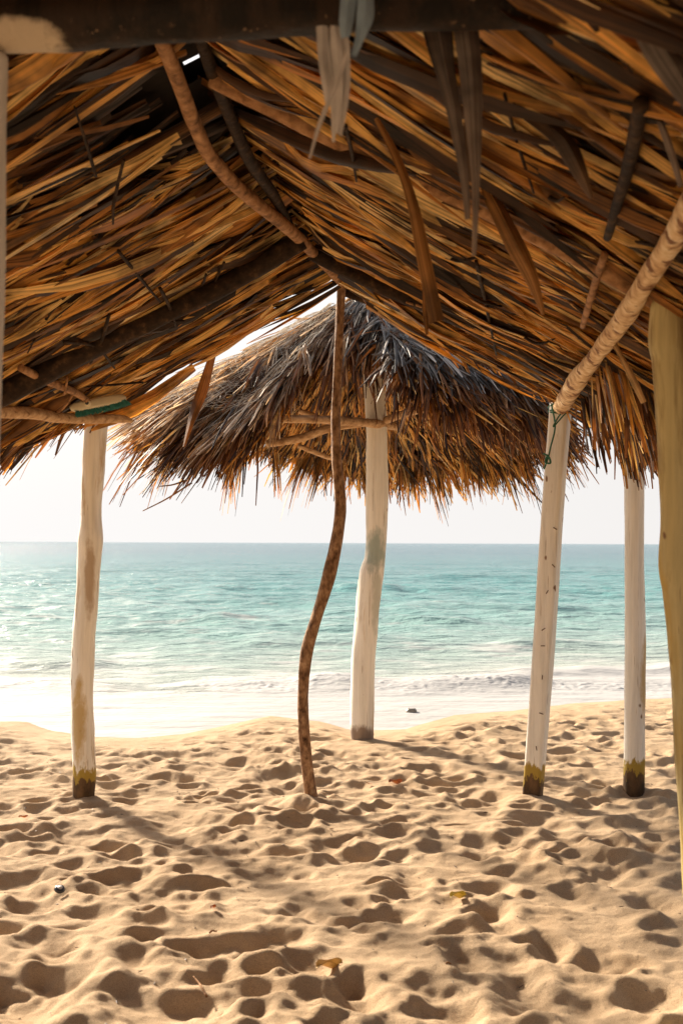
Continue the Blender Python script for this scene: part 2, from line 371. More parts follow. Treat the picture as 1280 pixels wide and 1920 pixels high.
xs = np.concatenate([-np.geomspace(600, 4.6, 60), np.linspace(-4.5, 4.5, 721), np.geomspace(4.6, 600, 60)])
ys = np.concatenate([-np.geomspace(500, .5, 40), np.linspace(0, 2.5, 80), np.linspace(2.51, 6.5, 400), np.linspace(6.515, 11, 280), np.geomspace(11.3, 40, 30)])
X, Y = np.meshgrid(xs, ys)
Z = .045 * fbm(X * .55 + 3, Y * .7, 3)
near = sstep(13, 4, np.abs(X)) * sstep(-6, 0, Y)
Z += near * (.030 * fbm(X * 1.9, Y * 3.0, 3) + .012 * (0.5 - np.abs(perlin(X * 5, Y * 7))) + .0035 * fbm(X * 16, Y * 20, 3))
H = np.zeros_like(Z)
rr = np.random.default_rng(23)
def dent(cx, cy, a, b, th, dep, rim=.35):
    R = max(a, b) * 2.2
    i0, i1 = np.searchsorted(xs, [cx - R, cx + R]); j0, j1 = np.searchsorted(ys, [cy - R, cy + R])
    if i1 <= i0 or j1 <= j0: return
    x = X[j0:j1, i0:i1] - cx; y = Y[j0:j1, i0:i1] - cy
    c, s = math.cos(th), math.sin(th)
    u = (x * c + y * s) / a; v = (-x * s + y * c) / b
    wob = perlin(X[j0:j1, i0:i1] * 9, Y[j0:j1, i0:i1] * 9) * .45 + perlin(X[j0:j1, i0:i1] * 24, Y[j0:j1, i0:i1] * 24) * .22
    q = np.maximum(np.sqrt(u * u + v * v) + wob, 0)
    prof = -np.exp(-(q / .78) ** 3.2) + rim * np.exp(-((q - 1.25) / .34) ** 2)
    cur = H[j0:j1, i0:i1]
    k = np.exp(-(q / 1.05) ** 4) * .55            # a new step wipes out what was there
    H[j0:j1, i0:i1] = cur * (1 - k) + dep * prof
for k in range(2700):
    cx = rr.uniform(-4.6, 4.6); cy = rr.uniform(1.2, 10.2)
    a = min(.20, rr.lognormal(-2.36, .30)); b = a * rr.uniform(.42, .8)
    dent(cx, cy, a, b, rr.normal(0, .55), rr.uniform(.014, .046) * (a / .1) ** .7, rr.uniform(.3, .6))
# larger trodden hollows in the foreground, as (photo x, y, half width px, half height px, depth m)
for px, py, wa, wb, dep in [(280, 1560, 75, 20, .05), (640, 1730, 10, 5, .0), (560, 1710, 26, 24, .05), (290, 1690, 75, 24, .045), (330, 1545, 60, 20, .045), (150, 1568, 60, 20, .05),
        (920, 1715, 42, 26, .06), (930, 1742, 45, 18, .04), (1040, 1780, 40, 30, .07), (990, 1860, 60, 38, .07), (870, 1800, 38, 34, .06), (670, 1870, 50, 45, .07), (850, 1880, 55, 50, .06),
        (420, 1790, 110, 22, .05), (120, 1790, 40, 18, .05), (60, 1890, 120, 55, .10), (300, 1900, 130, 50, .08), (1150, 1640, 80, 28, .06), (900, 1590, 80, 22, .045), (1200, 1545, 60, 16, .05),
        (1020, 1545, 50, 18, .045), (1230, 1700, 50, 24, .06), (700, 1725, 30, 15, .05), (500, 1640, 60, 16, .04), (30, 1655, 60, 26, .05), (60, 1700, 60, 16, .045), (460, 1600, 60, 16, .04),
        (620, 1590, 40, 20, .05), (1060, 1690, 90, 20, .04), (1130, 1800, 60, 26, .06), (770, 1650, 40, 24, .05), (555, 1480, 50, 14, .04), (410, 1840, 50, 26, .05), (1220, 1860, 60, 30, .06)]:
    d = EYE * F / (py - 1018)
    dent((px - 640) / F * d, d, wa / F * d, wb * d * d / (EYE * F) * .9, .0, dep * .8, .3)
# soften: the dry grains have slumped
for _ in range(4):
    H[1:-1, 1:-1] = (H[1:-1, 1:-1] * 4 + H[:-2, 1:-1] + H[2:, 1:-1] + H[1:-1, :-2] + H[1:-1, 2:]) / 8
Sx = shore(X)
fade = sstep(.0, .9, Sx - Y)
H += .010 * fbm(X * 6.5 + 4, Y * 8.5, 5) + .006 * sstep(.1, .5, fbm(X * 1.3, Y * 1.3, 2)) * fbm(X * 30, Y * 30, 2)
H *= .8
Z = (Z + H * near) * (.25 + .75 * fade)
# small heaps round the feet of the posts
for (fx, fy, hh, w) in [(-1.56, 6.02, .03, .16), (-.18, 5.9, .035, .2), (1.16, 6.07, .03, .16), (1.85, 6.2, .03, .18), (.17, 7.9, .05, .28), (-.25, 5.75, .02, .3)]:
    Z += hh * np.exp(-((X - fx) ** 2 + (Y - fy) ** 2) / w ** 2)
ramp_z = WL - .13 * (Y - Sx)
kk = .05
Z = -kk * np.log(np.exp(-np.clip(Z, -2, 2) / kk) + np.exp(-np.clip(ramp_z, -2, 2) / kk))
Z = np.maximum(Z, -2.4)
wet = sstep(.28, .0, Sx - Y + .08 * perlin(X * 3, Y * 3))
nx, ny = len(xs), len(ys)
idx = np.arange(nx * ny).reshape(ny, nx)
def grid_faces(idx):
    return np.stack([idx[:-1, :-1], idx[:-1, 1:], idx[1:, 1:], idx[1:, :-1]], -1).reshape(-1, 4)
def big_mesh(name, V, Q, mat, attrs=None):
    me = bpy.data.meshes.new(name); n = len(V); f = len(Q)
    me.vertices.add(n); me.vertices.foreach_set('co', V.astype(np.float32).ravel())
    me.loops.add(f * 4); me.loops.foreach_set('vertex_index', Q.astype(np.int32).ravel())
    me.polygons.add(f); me.polygons.foreach_set('loop_start', np.arange(f, dtype=np.int32) * 4)
    me.update(calc_edges=True); me.validate()
    me.polygons.foreach_set('use_smooth', [True] * f)
    for k, v in (attrs or {}).items():
        a = me.attributes.new(k, 'FLOAT', 'POINT'); a.data.foreach_set('value', v.astype(np.float32).ravel())
    me.materials.append(mat)
    o = bpy.data.objects.new(name, me); COL.objects.link(o); return o
sand = big_mesh('sand_beach', np.stack([X, Y, Z], -1).reshape(-1, 3), grid_faces(idx), M['sand'], {'wet': wet})
prop(sand, kind='structure')
def sand_z(x, y):
    i = np.clip(np.searchsorted(xs, x), 1, nx - 1); j = np.clip(np.searchsorted(ys, y), 1, ny - 1); return float(Z[j, i])

# ------------------------------------------------------------------ the sea
yy = np.arange(1405, 1021.5, -.62)
ds = np.concatenate([(EYE - WL) * F / (yy - HY), np.geomspace(1100, 15000, 16)])
us = np.concatenate([-np.geomspace(40, .62, 30), np.linspace(-.6, .6, 640), np.geomspace(.62, 40, 30)])
U_, D_ = np.meshgrid(us, ds); WX = U_ * D_; WY = D_.copy()
dd = np.gradient(ds)[:, None] * np.ones_like(U_); du = np.gradient(us)[None] * D_
dist = WY - shore(WX)
res = np.maximum(dd, du * .5)
Wz = np.zeros_like(WX)
def octave(lam, amp, stretch, seed, sharp=True):
    global Wz
    xw = WX / (lam * stretch); yw = WY / lam
    xw = xw + .35 * perlin(xw * .5 + seed, yw * .5)
    n = perlin(xw * 1.0 + yw * .18 + seed * 3.7, yw * 1.0 + seed)
    if sharp: n = .55 - 1.6 * np.abs(n)
    att = sstep(.55 * lam, .22 * lam, res)
    Wz += amp * n * att
calm = sstep(1.5, 9, dist)
for lam, amp, st, sd_ in [(9, .10, 2.6, 1), (4.2, .11, 2.2, 2), (2.1, .125, 2.0, 3), (1.0, .085, 1.7, 4), (.5, .026, 1.4, 5), (.26, .012, 1.3, 6)]:
    octave(lam, amp, st, sd_)
octave(30, .12, 3.0, 9, False)
Wz *= (.06 + .94 * calm)
# low swells rolling in, with one small breaking front
def swell(yc, h, back, front, x0, x1, soft):
    m = sstep(x0 - soft, x0 + soft, WX) * (1 - sstep(x1 - soft, x1 + soft, WX))
    t = WY - (yc + .6 * perlin(WX * .28 + yc, WX * 0 + yc) + .2 * perlin(WX * .9, WX * 0 + yc) + .06 * perlin(WX * 3, WX * 0))
    h = h * (.45 + .9 * sstep(-.25, .35, fbm(WX * .55 + yc * 3, WX * 0 + yc * .7, 2)))
    h = h * sstep(.5, 1.5, dist)
    return h * m * np.where(t > 0, np.exp(-(t / back) ** 2), np.exp(-(t / front) ** 2)), t, m
foam = np.zeros_like(WX)
for (yc, h, bk, fr, x0, x1, so, fo) in [(11.6, .10, .6, .48, -1.6, 9, .5, 1), (12.9, .09, .7, .25, 1.6, 12, .7, 0), (13.1, .06, .7, .35, -12, -2.5, .6, 0), (11.3, .06, .5, .35, -12, -2.6, .5, .3), (15.5, .08, .9, .4, -2, 8, 1, 0), (19, .12, 1.1, .5, -14, 3, 1.5, 0), (33, .17, 1.6, 1.0, -7, 3.5, 2, 0), (45, .16, 2, 1.4, 4, 18, 2, 0), (24, .10, 1.2, .6, 1, 6, 1, 0)]:
    z, t, m = swell(yc, h, bk, fr, x0, x1, so); Wz += z
    if fo:
        f = m * fo * np.exp(-((t + .12) / .5) ** 2) * (.75 + .9 * fbm(WX * 2.2, WY * 3, 3))
        foam = np.maximum(foam, f * .85)
        Wz += np.clip(f, 0, 1) * .028 * np.abs(fbm(WX * 8, WY * 8, 4))
patch = fbm(WX * .5 + 8, WY * .9, 3)
foam = np.maximum(foam, (.55 + .25 * patch) * sstep(3.2, 1.3, dist))
foam = np.maximum(foam, (.13 + .30 * patch) * sstep(9, 3.5, dist))
foam = np.maximum(foam, (.05 + .10 * sstep(2, -8, WX)) * sstep(90, 8, dist))
foam += .55 * np.clip(Wz - .16, 0, 1) * sstep(60, 20, WY)
offs = np.clip(np.log(np.maximum(dist, .6) / 2.2) / math.log(250 / 2.2), 0, 1)
farn = sstep(12, 60, WY) * .75
Wz = np.where(dist < .4, np.minimum(Wz, .012), Wz)
wi = np.arange(WX.size).reshape(WX.shape)
sea = big_mesh('sea_water', np.stack([WX, WY, Wz + WL], -1).reshape(-1, 3), grid_faces(wi), M['water'], {'foam': foam, 'offshore': offs, 'farness': farn})
prop(sea, kind='structure')

# ------------------------------------------------------------------ beach shelter (the roof we stand under)
shelter = empty('beach_shelter', (0, 4.5, 0), 'large open shelter with a brown palm thatch gable roof on white washed log posts', 'shelter')
RZ = EYE + 1.57
def xr(d): return -.152 * (5.9 - d)
SL = {-1: .52, 1: .47}; TM = {-1: 1.95, 1: 1.72}
def roof(sg, d, t, drop=0.):
    d = np.asarray(d, float); t = np.asarray(t, float)
    sag = .03 * perlin(d * 1.1 + 5 * sg, t * 1.4)
    return np.stack([xr(d) + sg * t, d + 0 * t, RZ - SL[sg] * t + sag - drop], -1)
def roof_part(sg, label):
    D0, D1 = .9, (5.82 if sg == -1 else 5.86); parts = []
    # packed core sheet, coloured near-black as gap shade, torn open in two spots near the ridge
    gd = np.concatenate([np.linspace(-1.6, D0 - .2, 12), np.linspace(D0, D1, 80)]); gt = np.linspace(-.03, TM[sg], 36); V = []; Fc = []  # bare core runs on unseen behind the camera, added to block sky light
    for up in (0, .07):
        for a in gd:
            for b in gt: V.append(roof(sg, a + .06 * perlin(np.array(b * 6.), np.array(sg * 3.3)) * (a > 5.5), b, -.035 - up))
    n = len(gd) * len(gt)
    for i in range(len(gd) - 1):
        for j in range(len(gt) - 1):
            cd, ct = gd[i], gt[j]
            if sg == -1 and ((abs(cd - 3.22) < .065 and ct < .09)): continue
            if sg == 1 and abs(cd - 3.22) < .06 and ct < .05: continue
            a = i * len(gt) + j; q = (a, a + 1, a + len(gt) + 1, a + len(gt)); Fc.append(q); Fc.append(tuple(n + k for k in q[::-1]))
    V = np.array(V)
    core = (V, Fc)
    # fronds laid in courses: each bundle fans its leaflets downslope
    B = []; Dr = []; L = []; W = []; sd2 = []; lay = []
    down = np.array([sg, 0, -SL[sg]]); down /= np.linalg.norm(down)
    nrm = np.array([-sg * SL[sg], 0, -1.]); nrm /= np.linalg.norm(nrm)
    r = np.random.default_rng(100 + sg)
    BU = []; BE = []; DK = []
    for k in range(980):
        d = r.uniform(D0, D1 + .02); t = r.uniform(-.12, TM[sg] - .25)
        dark = (sg == -1 and 2.95 < d < 3.6 and t < .6) or (sg == 1 and ((4.7 < d < 5.3 and t < .35) or (5.0 < d < 5.6 and .5 < t < 1.3)))  # void areas, their shade painted with near-black leaves
        if dark and r.random() < .1: continue
        if abs(d - 3.2) < .12 and t < .17: continue
        if sg == -1 and d > D1 - .07 and t < .8: continue
        m = r.integers(3, 8); th0 = r.normal(0.0, .16)
        if sg == -1 and d > 5.2: th0 = -abs(th0) * .6
        dep = r.uniform(.0, .10) * (.4 if dark else .25 if (sg == -1 and d > 4.7 and t > .9) else 1)
        ln_ = r.uniform(.35, .95); wd = r.uniform(.025, .095); be = r.uniform(.0, .05); lw = wd * 2 / m * r.uniform(.8, 1.7)
        b0 = roof(sg, d, max(t, -.1), dep)
        for q in range(m):
            f = (q / (m - 1) - .5)
            th = th0 + f * r.uniform(0, .12) + r.normal(0, .012)
            dv = down * math.cos(th) + np.array([0, 1, 0]) * math.sin(th) + nrm * r.normal(.0, .012)
            B.append(b0 + np.array([0, f * wd * .9, 0]) + nrm * r.normal(0, .004)); Dr.append(dv); L.append(ln_ * r.uniform(.85, 1.08)); W.append(lw * r.uniform(.8, 1.3)); sd2.append(r.normal(0, .02))
            BU.append(-sg * f * wd * r.uniform(.5, 1.6)); BE.append(be); DK.append(dark)
    # wide pale stalk ends
    for k in range(420):
        d = r.uniform(1.2, D1); t = r.uniform(.0, TM[sg] - .3)
        if abs(d - 3.2) < .15 and t < .2: continue
        if sg == -1 and d > 5.3: continue
        th = r.normal(0, .20); dv = down * math.cos(th) + np.array([0, 1, 0]) * math.sin(th)
        B.append(roof(sg, d, t, .07 + r.uniform(0, .04))); Dr.append(dv); L.append(r.uniform(.35, .9)); W.append(r.uniform(.018, .048)); sd2.append(r.normal(0, .05)); BU.append(0); BE.append(.01); DK.append(False)
    # ragged eave: drooping tips
    e = []
    for k in range(1500):
        d = r.uniform(D0, D1 + .03); t = TM[sg] - r.uniform(.0, .35)
        th = r.normal(0, .28); dv = down * math.cos(th) + np.array([0, 1, 0]) * math.sin(th); dv[2] -= r.uniform(0, .55)
        e.append((roof(sg, d, t, r.uniform(-.05, .05)), dv, r.uniform(.22, .5) * (1.5 if sg == 1 and d > 4 else 1), r.uniform(.008, .026)))
    for k in range(420 if sg == 1 else 0):
        dv = down * .35 + np.array([0, r.normal(0, .25), -1.]); e.append((roof(1, r.uniform(4.3, D1), r.uniform(1.35, 1.75), .03), dv, r.uniform(.2, .42), r.uniform(.010, .028)))
    for k in range(330 if sg == -1 else 560):   # ragged open end
        t = r.uniform(1.15, TM[sg]) if sg == -1 else r.uniform(.05, TM[sg]); th = r.uniform(-.5, .9); dv = down * math.cos(th) + np.array([0, 1, 0]) * math.sin(th); dv[2] -= r.uniform(0, .35)
        e.append((roof(sg, D1 - r.uniform(.0, .15), t, r.uniform(-.04, .05)), dv, r.uniform(.12, .34), r.uniform(.008, .024)))
    B = np.array(B); Dr = np.array(Dr); n1 = len(B); Nn = np.tile(nrm, (n1, 1)) + r.normal(0, .18, (n1, 3))
    bend = np.tile(nrm * .04, (n1, 1)) * r.normal(.6, 1, n1)[:, None]
    A = leaves(B, Dr, Nn, np.array(L), np.array(W), bend, K=5, fold=.42, twist=r.normal(0, .5, n1), side=np.array(sd2), base=.55, wob=.004, bulge=np.array(BU), belly=np.array(BE))
    eb = np.array([x[0] for x in e]); ed = np.array([x[1] for x in e]); n2 = len(eb)
    E = leaves(eb, ed, np.tile(nrm, (n2, 1)) + r.normal(0, .4, (n2, 3)), np.array([x[2] for x in e]), np.array([x[3] for x in e]),
               np.tile([0, 0, -.25], (n2, 1)) * r.random((n2, 1)), K=4, fold=.3, twist=r.normal(0, 1.2, n2), side=r.normal(0, .1, n2), wob=.02, tip=.45)
    # weathered outer face
    n3 = 3800; d3 = r.uniform(D0, D1, n3); t3 = r.uniform(-.05, TM[sg] - .1, n3); th = r.normal(0, .2, n3)
    dv = down[None] * np.cos(th)[:, None] + np.array([[0, 1, 0]]) * np.sin(th)[:, None] - nrm[None] * r.normal(.03, .05, (n3, 1))
    hole = (np.abs(d3 - 3.27) < .25) & (t3 < .3)
    hole = (np.abs(d3 - 3.0) < .45) & (t3 < .25); keep = ~hole & ((d3 < D1 - .25) | (t3 > 1.1) | (sg == 1))
    O = leaves(roof(sg, d3, t3, 0)[keep] + np.array([0, 0, .12]), dv[keep], -np.tile(nrm, (keep.sum(), 1)) + r.normal(0, .3, (keep.sum(), 3)), r.uniform(.35, .7, keep.sum()), r.uniform(.02, .045, keep.sum()),
               np.tile([0, 0, -.03], (keep.sum(), 1)), K=3, fold=.2)
    Vl, Ql, Ul = cat_leaves([A, E, O])
    nA, nE, nO = len(A[1]), len(E[1]), len(O[1])
    nc = len(core[0])
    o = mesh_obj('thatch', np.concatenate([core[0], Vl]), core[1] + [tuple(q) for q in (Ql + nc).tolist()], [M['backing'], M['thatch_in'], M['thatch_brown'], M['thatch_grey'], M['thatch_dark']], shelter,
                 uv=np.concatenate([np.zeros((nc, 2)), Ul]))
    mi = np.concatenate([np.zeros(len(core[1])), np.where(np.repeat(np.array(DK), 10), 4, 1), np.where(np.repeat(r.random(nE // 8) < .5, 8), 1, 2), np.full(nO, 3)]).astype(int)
    o.data.polygons.foreach_set('material_index', mi.tolist()); o['label'] = label
    return o
roof_part(-1, 'left slope of thatch'); roof_part(1, 'right slope of thatch')

def px_limb(name, pts, mat, parent=shelter, ground=False, **k):
    """pts: (px, py, depth, width px)"""
    c = [P(x, y, d) for x, y, d, w in pts]; r = [w / 2 / F * d for x, y, d, w in pts]
    if ground:
        b = c[0].copy(); dv = (c[0] - c[1]); dv = dv / abs(dv[2]); c = [b + dv * .25] + c; r = [r[0]] + r
    return limb(name, c, r, mat, parent, **k)

def dR(px, py, sg, drop=.12):
    """distance at which the sight line of a photo point meets the underside of the roof"""
    m = (HY - py) / F; k = (px - 640) / F
    return (1.57 - drop - SL[sg] * sg * .152 * 5.9) / (m + SL[sg] * sg * (k - .152))
def onr(sg, drop, *rows): return [(x, y, dR(x, y, sg, drop), w) for x, y, w in rows]

# posts
M['post_a'] = paint_mat('whitewash_knotty', barelvl=.64, stain=[(-1.56, 6, .48, .05, .28, (.47, .31, .08)), (-1.50, 6, 1.35, .035, .30, (.40, .28, .17))])
M['post_b'] = paint_mat('whitewash_plain', barelvl=.76)
M['post_c'] = paint_mat('whitewash_stained', barelvl=.68, stain=[(1.89, 6.2, .72, .05, .30, (.50, .33, .10))])
M['post_d'] = paint_mat('yellowed_wash', base=(.62, .52, .26), bare=(.30, .21, .08), barelvl=.52, foot=False, yellow=.03)
M['post_e'] = paint_mat('near_whitewash', base=(.66, .62, .58), barelvl=.66, foot=False)
M['post_f'] = paint_mat('umbrella_whitewash', barelvl=.66, foot=False, stain=[(.27, 7.9, 1.48, .09, .20, (.27, .36, .33)), (.28, 7.9, 1.10, .05, .35, (.50, .50, .42)), (.17, 7.9, .03, .16, .10, (.16, .08, .035))])
def sil(name, rows, d, mat, label=None, parent=shelter, **k):
    """rows: (y, left x, right x) from the foot up"""
    o = px_limb(name, [((a + b) / 2, y, d, b - a) for y, a, b in rows], mat, parent, ground=True, **k)
    if label: o['label'] = label
    return o
sil('post', [(1502, 138, 177), (1450, 137, 180), (1380, 135, 178), (1300, 134, 175), (1200, 136, 178), (1150, 141, 184), (1100, 145, 185), (1045, 147, 190), (1012, 146, 193), (960, 152, 190), (880, 155, 196), (790, 157, 203)], 6.0, M['post_a'],
    'knotty white washed post at the far left', rough=.10, n=70, seg=22, seed=1)
o = sil('post', [(1497, 981, 1014), (1200, 1002, 1038), (960, 1017, 1053), (757, 1033, 1069)], 6.07, M['post_b'], 'straight square white post with rusty nails', square=1, spin=math.radians(18 + 45), n=40, seg=32, seed=2, rough=.02)
sq = o
sil('post', [(1487, 1168, 1207), (1350, 1170, 1208), (1200, 1171, 1209), (1060, 1171, 1206), (960, 1170, 1206), (800, 1170, 1206)], 6.2, M['post_c'], 'white post with a yellow stain on its right side', rough=.05, n=50, seg=20, seed=3)
px_limb('post', [(585, 1508, 5.9, 25), (572, 1400, 5.9, 21), (568, 1310, 5.9, 21), (574, 1230, 5.9, 23), (596, 1150, 5.9, 23), (616, 1080, 5.9, 25), (631, 1010, 5.9, 24), (638, 940, 5.9, 22), (631, 860, 5.9, 19), (629, 780, 5.9, 17), (633, 690, 5.88, 17), (637, 600, 5.86, 16), (641, 528, 5.8, 15)],
        M['bark_mottle'], ground=True, rough=.16, n=90, seg=16, seed=4)['label'] = 'thin crooked brown trunk holding up the ridge'
px_limb('post', [(1330, 1950, 3.1, 60), (1312, 1700, 3.1, 60), (1294, 1400, 3.1, 58), (1282, 1200, 3.1, 61), (1274, 1110, 3.1, 62), (1268, 1060, 3.1, 65), (1269, 960, 3.1, 61), (1260, 800, 3.1, 59), (1252, 680, 3.1, 60), (1247, 640, 3.1, 64), (1250, 560, 3.1, 59)],
        M['post_d'], ground=True, rough=.08, n=80, seg=24, seed=5)['label'] = 'yellowed post close on the right edge'
px_limb('post', [(-75, 2620, 1.85, 74), (-60, 1500, 1.85, 72), (-34, 760, 1.85, 70), (-26, 500, 1.85, 70), (-24, 250, 1.85, 70), (-18, 105, 1.85, 66)], M['post_e'], rough=.04, n=60, seg=24, seed=6)['label'] = 'blurred white post at the left edge'
# rusty nails on the square post
def child_mesh(name, V, Fc, mat, par, uv=None):
    """mesh under a part whose own origin is its thing's origin"""
    base = np.array(shelter.location); me_o = mesh_obj(name, np.asarray(V) - base, Fc, mat, None, uv=uv); me_o.parent = par; return me_o
M['rust'] = plain('rust', (.10, .045, .02), .8, 60)
for i, (x, y, a) in enumerate([(1040, 991, 30), (1037, 1061, 45), (1025, 1110, -60), (1018, 1180, -35), (1017, 1211, 0), (1016, 1270, -85), (1014, 1338, 20), (1005, 1403, 80)]):
    c = P(x, y, 5.998); v = np.array([math.cos(math.radians(a)), 0, -math.sin(math.radians(a))]) * .017
    V, Fc, U = tube([c - v * .75, c + v * .75], [.0032, .0028], seg=8, n=4)
    child_mesh('nail', V, Fc, M['rust'], sq, U)

# poles of the roof
z1 = 1.50
def on_z(x, y, z, w): d = z * F / (HY - y); return (x, y, d, w)
px_limb('ridge_pole', onr(-1, .15, (255, 0, 32), (308, 88, 29), (345, 180, 29), (368, 240, 28), (400, 300, 27), (465, 368, 26), (540, 428, 24), (600, 487, 20)) + [(640, 530, 5.6, 15)], M['bark'], rough=.14, n=90, seg=16, seed=7)['label'] = 'curved branch under the ridge'
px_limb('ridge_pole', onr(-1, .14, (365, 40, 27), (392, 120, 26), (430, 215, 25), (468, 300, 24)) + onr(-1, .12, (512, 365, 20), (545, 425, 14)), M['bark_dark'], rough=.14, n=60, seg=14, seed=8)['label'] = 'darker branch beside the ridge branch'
def rafter(sg, d, t0, t1, r0, r1, mat, seed, drop=.09, bow=.03):
    ts = np.linspace(t0, t1, 6); pts = [roof(sg, d + bow * math.sin(k * 1.7 + seed), t, drop) for k, t in enumerate(ts)]
    return limb('rafter', pts, np.linspace(r0, r1, 6), mat, shelter, rough=.12, n=50, seg=14, seed=seed)
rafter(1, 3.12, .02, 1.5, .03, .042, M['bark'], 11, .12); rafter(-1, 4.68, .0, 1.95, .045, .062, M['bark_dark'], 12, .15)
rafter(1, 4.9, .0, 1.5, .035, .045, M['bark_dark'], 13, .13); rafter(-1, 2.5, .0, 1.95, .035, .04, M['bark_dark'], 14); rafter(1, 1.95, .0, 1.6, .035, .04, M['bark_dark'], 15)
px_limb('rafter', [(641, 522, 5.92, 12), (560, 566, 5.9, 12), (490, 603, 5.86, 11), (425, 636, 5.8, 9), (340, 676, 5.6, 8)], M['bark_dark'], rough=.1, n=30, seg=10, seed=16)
px_limb('rafter', [(640, 545, 5.9, 16), (760, 590, 5.9, 16), (900, 655, 5.9, 18), (1050, 730, 5.9, 18)], M['bark_dark'], rough=.1, n=30, seg=10, seed=17)
px_limb('eave_pole', [(1052, 762, 6.02, 31), (1075, 722, dR(1075, 722, 1, .2), 36)] + onr(1, .19, (1110, 675, 32), (1165, 600, 38), (1215, 520, 39), (1265, 440, 45), (1330, 330, 62)), M['peeled'], rough=.17, n=70, seg=20, seed=18)['label'] = 'peeled pale pole with flaking bark'
px_limb('eave_pole', onr(-1, .17, (-240, 762, 30), (-60, 766, 26), (0, 772, 25), (60, 775, 23)) + [(110, 783, 5.25, 21), (160, 786, 5.45, 19), (205, 785, 5.6, 17), (232, 786, 5.68, 14), (250, 790, 5.72, 5)], M['stick'], rough=.16, n=60, seg=14, seed=19)['label'] = 'tan stick lying across the left post'
px_limb('eave_pole', onr(-1, .16, (40, 690, 16), (90, 715, 15), (140, 735, 14), (165, 752, 12)), M['bark'], rough=.14, n=30, seg=10, seed=20)
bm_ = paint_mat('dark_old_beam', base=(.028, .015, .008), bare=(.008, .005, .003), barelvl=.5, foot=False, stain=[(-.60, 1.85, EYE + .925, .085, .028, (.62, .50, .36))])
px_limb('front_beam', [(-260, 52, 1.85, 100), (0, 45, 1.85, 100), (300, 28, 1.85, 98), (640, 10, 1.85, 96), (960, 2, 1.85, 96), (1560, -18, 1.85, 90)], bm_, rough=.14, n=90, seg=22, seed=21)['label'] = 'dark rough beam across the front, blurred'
px_limb('tie_stick', onr(1, .17, (1202, 190, 30), (1180, 300, 26), (1160, 370, 22), (1138, 445, 16)), M['bark_dark'], rough=.15, n=30, seg=10, seed=22)
px_limb('tie_stick', onr(1, .17, (1132, 478, 15), (1112, 540, 15), (1092, 612, 11)), M['bark'], rough=.15, n=24, seg=10, seed=23)
for k, (a, b, c) in enumerate([((222, 470), (262, 520), (300, 566)), ((300, 540), (318, 575), (330, 612)), ((205, 590), (190, 640), (170, 682)), ((232, 300), (214, 380), (212, 420)), ((945, 175), (968, 262), (1000, 362)), ((648, 235), (660, 290), (668, 340)), ((892, 490), (908, 560), (930, 665)), ((120, 640), (180, 650), (215, 690)), ((180, 330), (160, 262), (140, 200))]):
    px_limb('twig', onr(-1 if a[0] < 400 else 1, .16, (*a, 7), (*b, 7), (*c, 4)), M['bark_dark'], rough=.2, n=18, seg=8, seed=30 + k)

rt_ = np.random.default_rng(5)
for k in range(16):
    sg_ = 1 if k % 2 else -1; d_ = rt_.uniform(2.6, 5.4); t_ = rt_.uniform(.25, 1.4); a_ = rt_.uniform(.6, 1.5) * rt_.choice([-1, 1]); l_ = rt_.uniform(.18, .45)
    limb('twig', [roof(sg_, d_ + math.sin(a_) * l_ * q, t_ + math.cos(a_) * l_ * q, .15 + .03 * math.sin(q * 3 + k)) for q in (0, .35, .7, 1)], [.006, .0065, .005, .003], M['bark_dark'] if k % 3 else M['bark'], shelter, rough=.25, n=18, seg=8, seed=60 + k)

# fronds hanging free below the thatch
def hang(rows, mat, label=None, name='hanging_frond', parent=shelter, split=1, fold=.3, par_off=None):
    """rows: (px, py, depth, width px) -> one folded blade with real thickness"""
    parts = []
    c = catmull(np.array([list(P(x, y, d)) + [w / F * d] for x, y, d, w in rows]), 22)
    for s in range(split):
        offs_ = 0 if split == 1 else (s / (split - 1) - .5)
        cc = c[:, :3].copy(); w = c[:, 3] / split * (1.15 if split == 1 else 1.9)
        cc[:, 0] += offs_ * c[:, 3] * .85; cc[:, 1] += .01 * (s % 2)
        cut = 22 - (0 if split == 1 else random.randint(0, 7)); cc = cc[:cut]; w = w[:cut] * np.linspace(1, .6 if split > 1 else 1, cut)
        T = np.gradient(cc, axis=0); T /= np.linalg.norm(T, axis=1)[:, None]
        S = np.cross(T, np.array([0, -1., 0])); S /= np.linalg.norm(S, axis=1)[:, None]
        N = np.cross(S, T); th = .0015
        V = []
        for i in range(len(cc)):
            a = .5 * math.sin(i * .25 + s); s2 = S[i] * math.cos(a) + N[i] * math.sin(a)
            V += [cc[i] - s2 * w[i] / 2, cc[i] + N[i] * w[i] * fold, cc[i] + s2 * w[i] / 2,
                  cc[i] + s2 * w[i] / 2 + N[i] * th, cc[i] + N[i] * (w[i] * fold + th * 1.2), cc[i] - s2 * w[i] / 2 + N[i] * th]
        Fc = []
        for i in range(len(cc) - 1):
            for j in range(6):
                k = (j + 1) % 6; Fc.append((i * 6 + j, i * 6 + k, (i + 1) * 6 + k, (i + 1) * 6 + j))
        parts.append((np.array(V), Fc))
    V, Fc = join(parts)
    uv = np.stack([np.tile([0, .5, 1, 1, .5, 0], len(V) // 6), np.repeat(np.arange(len(V) // 6) / 22, 6)], 1)
    o = mesh_obj(name, V, Fc, mat, parent, smooth=False, uv=uv)
    if label: o['label'] = label
    return o
hang([(705, 222, dR(705, 222, 1, .16), 8), (745, 300, dR(705, 222, 1, .16), 18), (775, 390, dR(705, 222, 1, .16), 20), (797, 500, dR(705, 222, 1, .16), 24), (818, 604, dR(705, 222, 1, .16), 26)], M['frond_orange'])
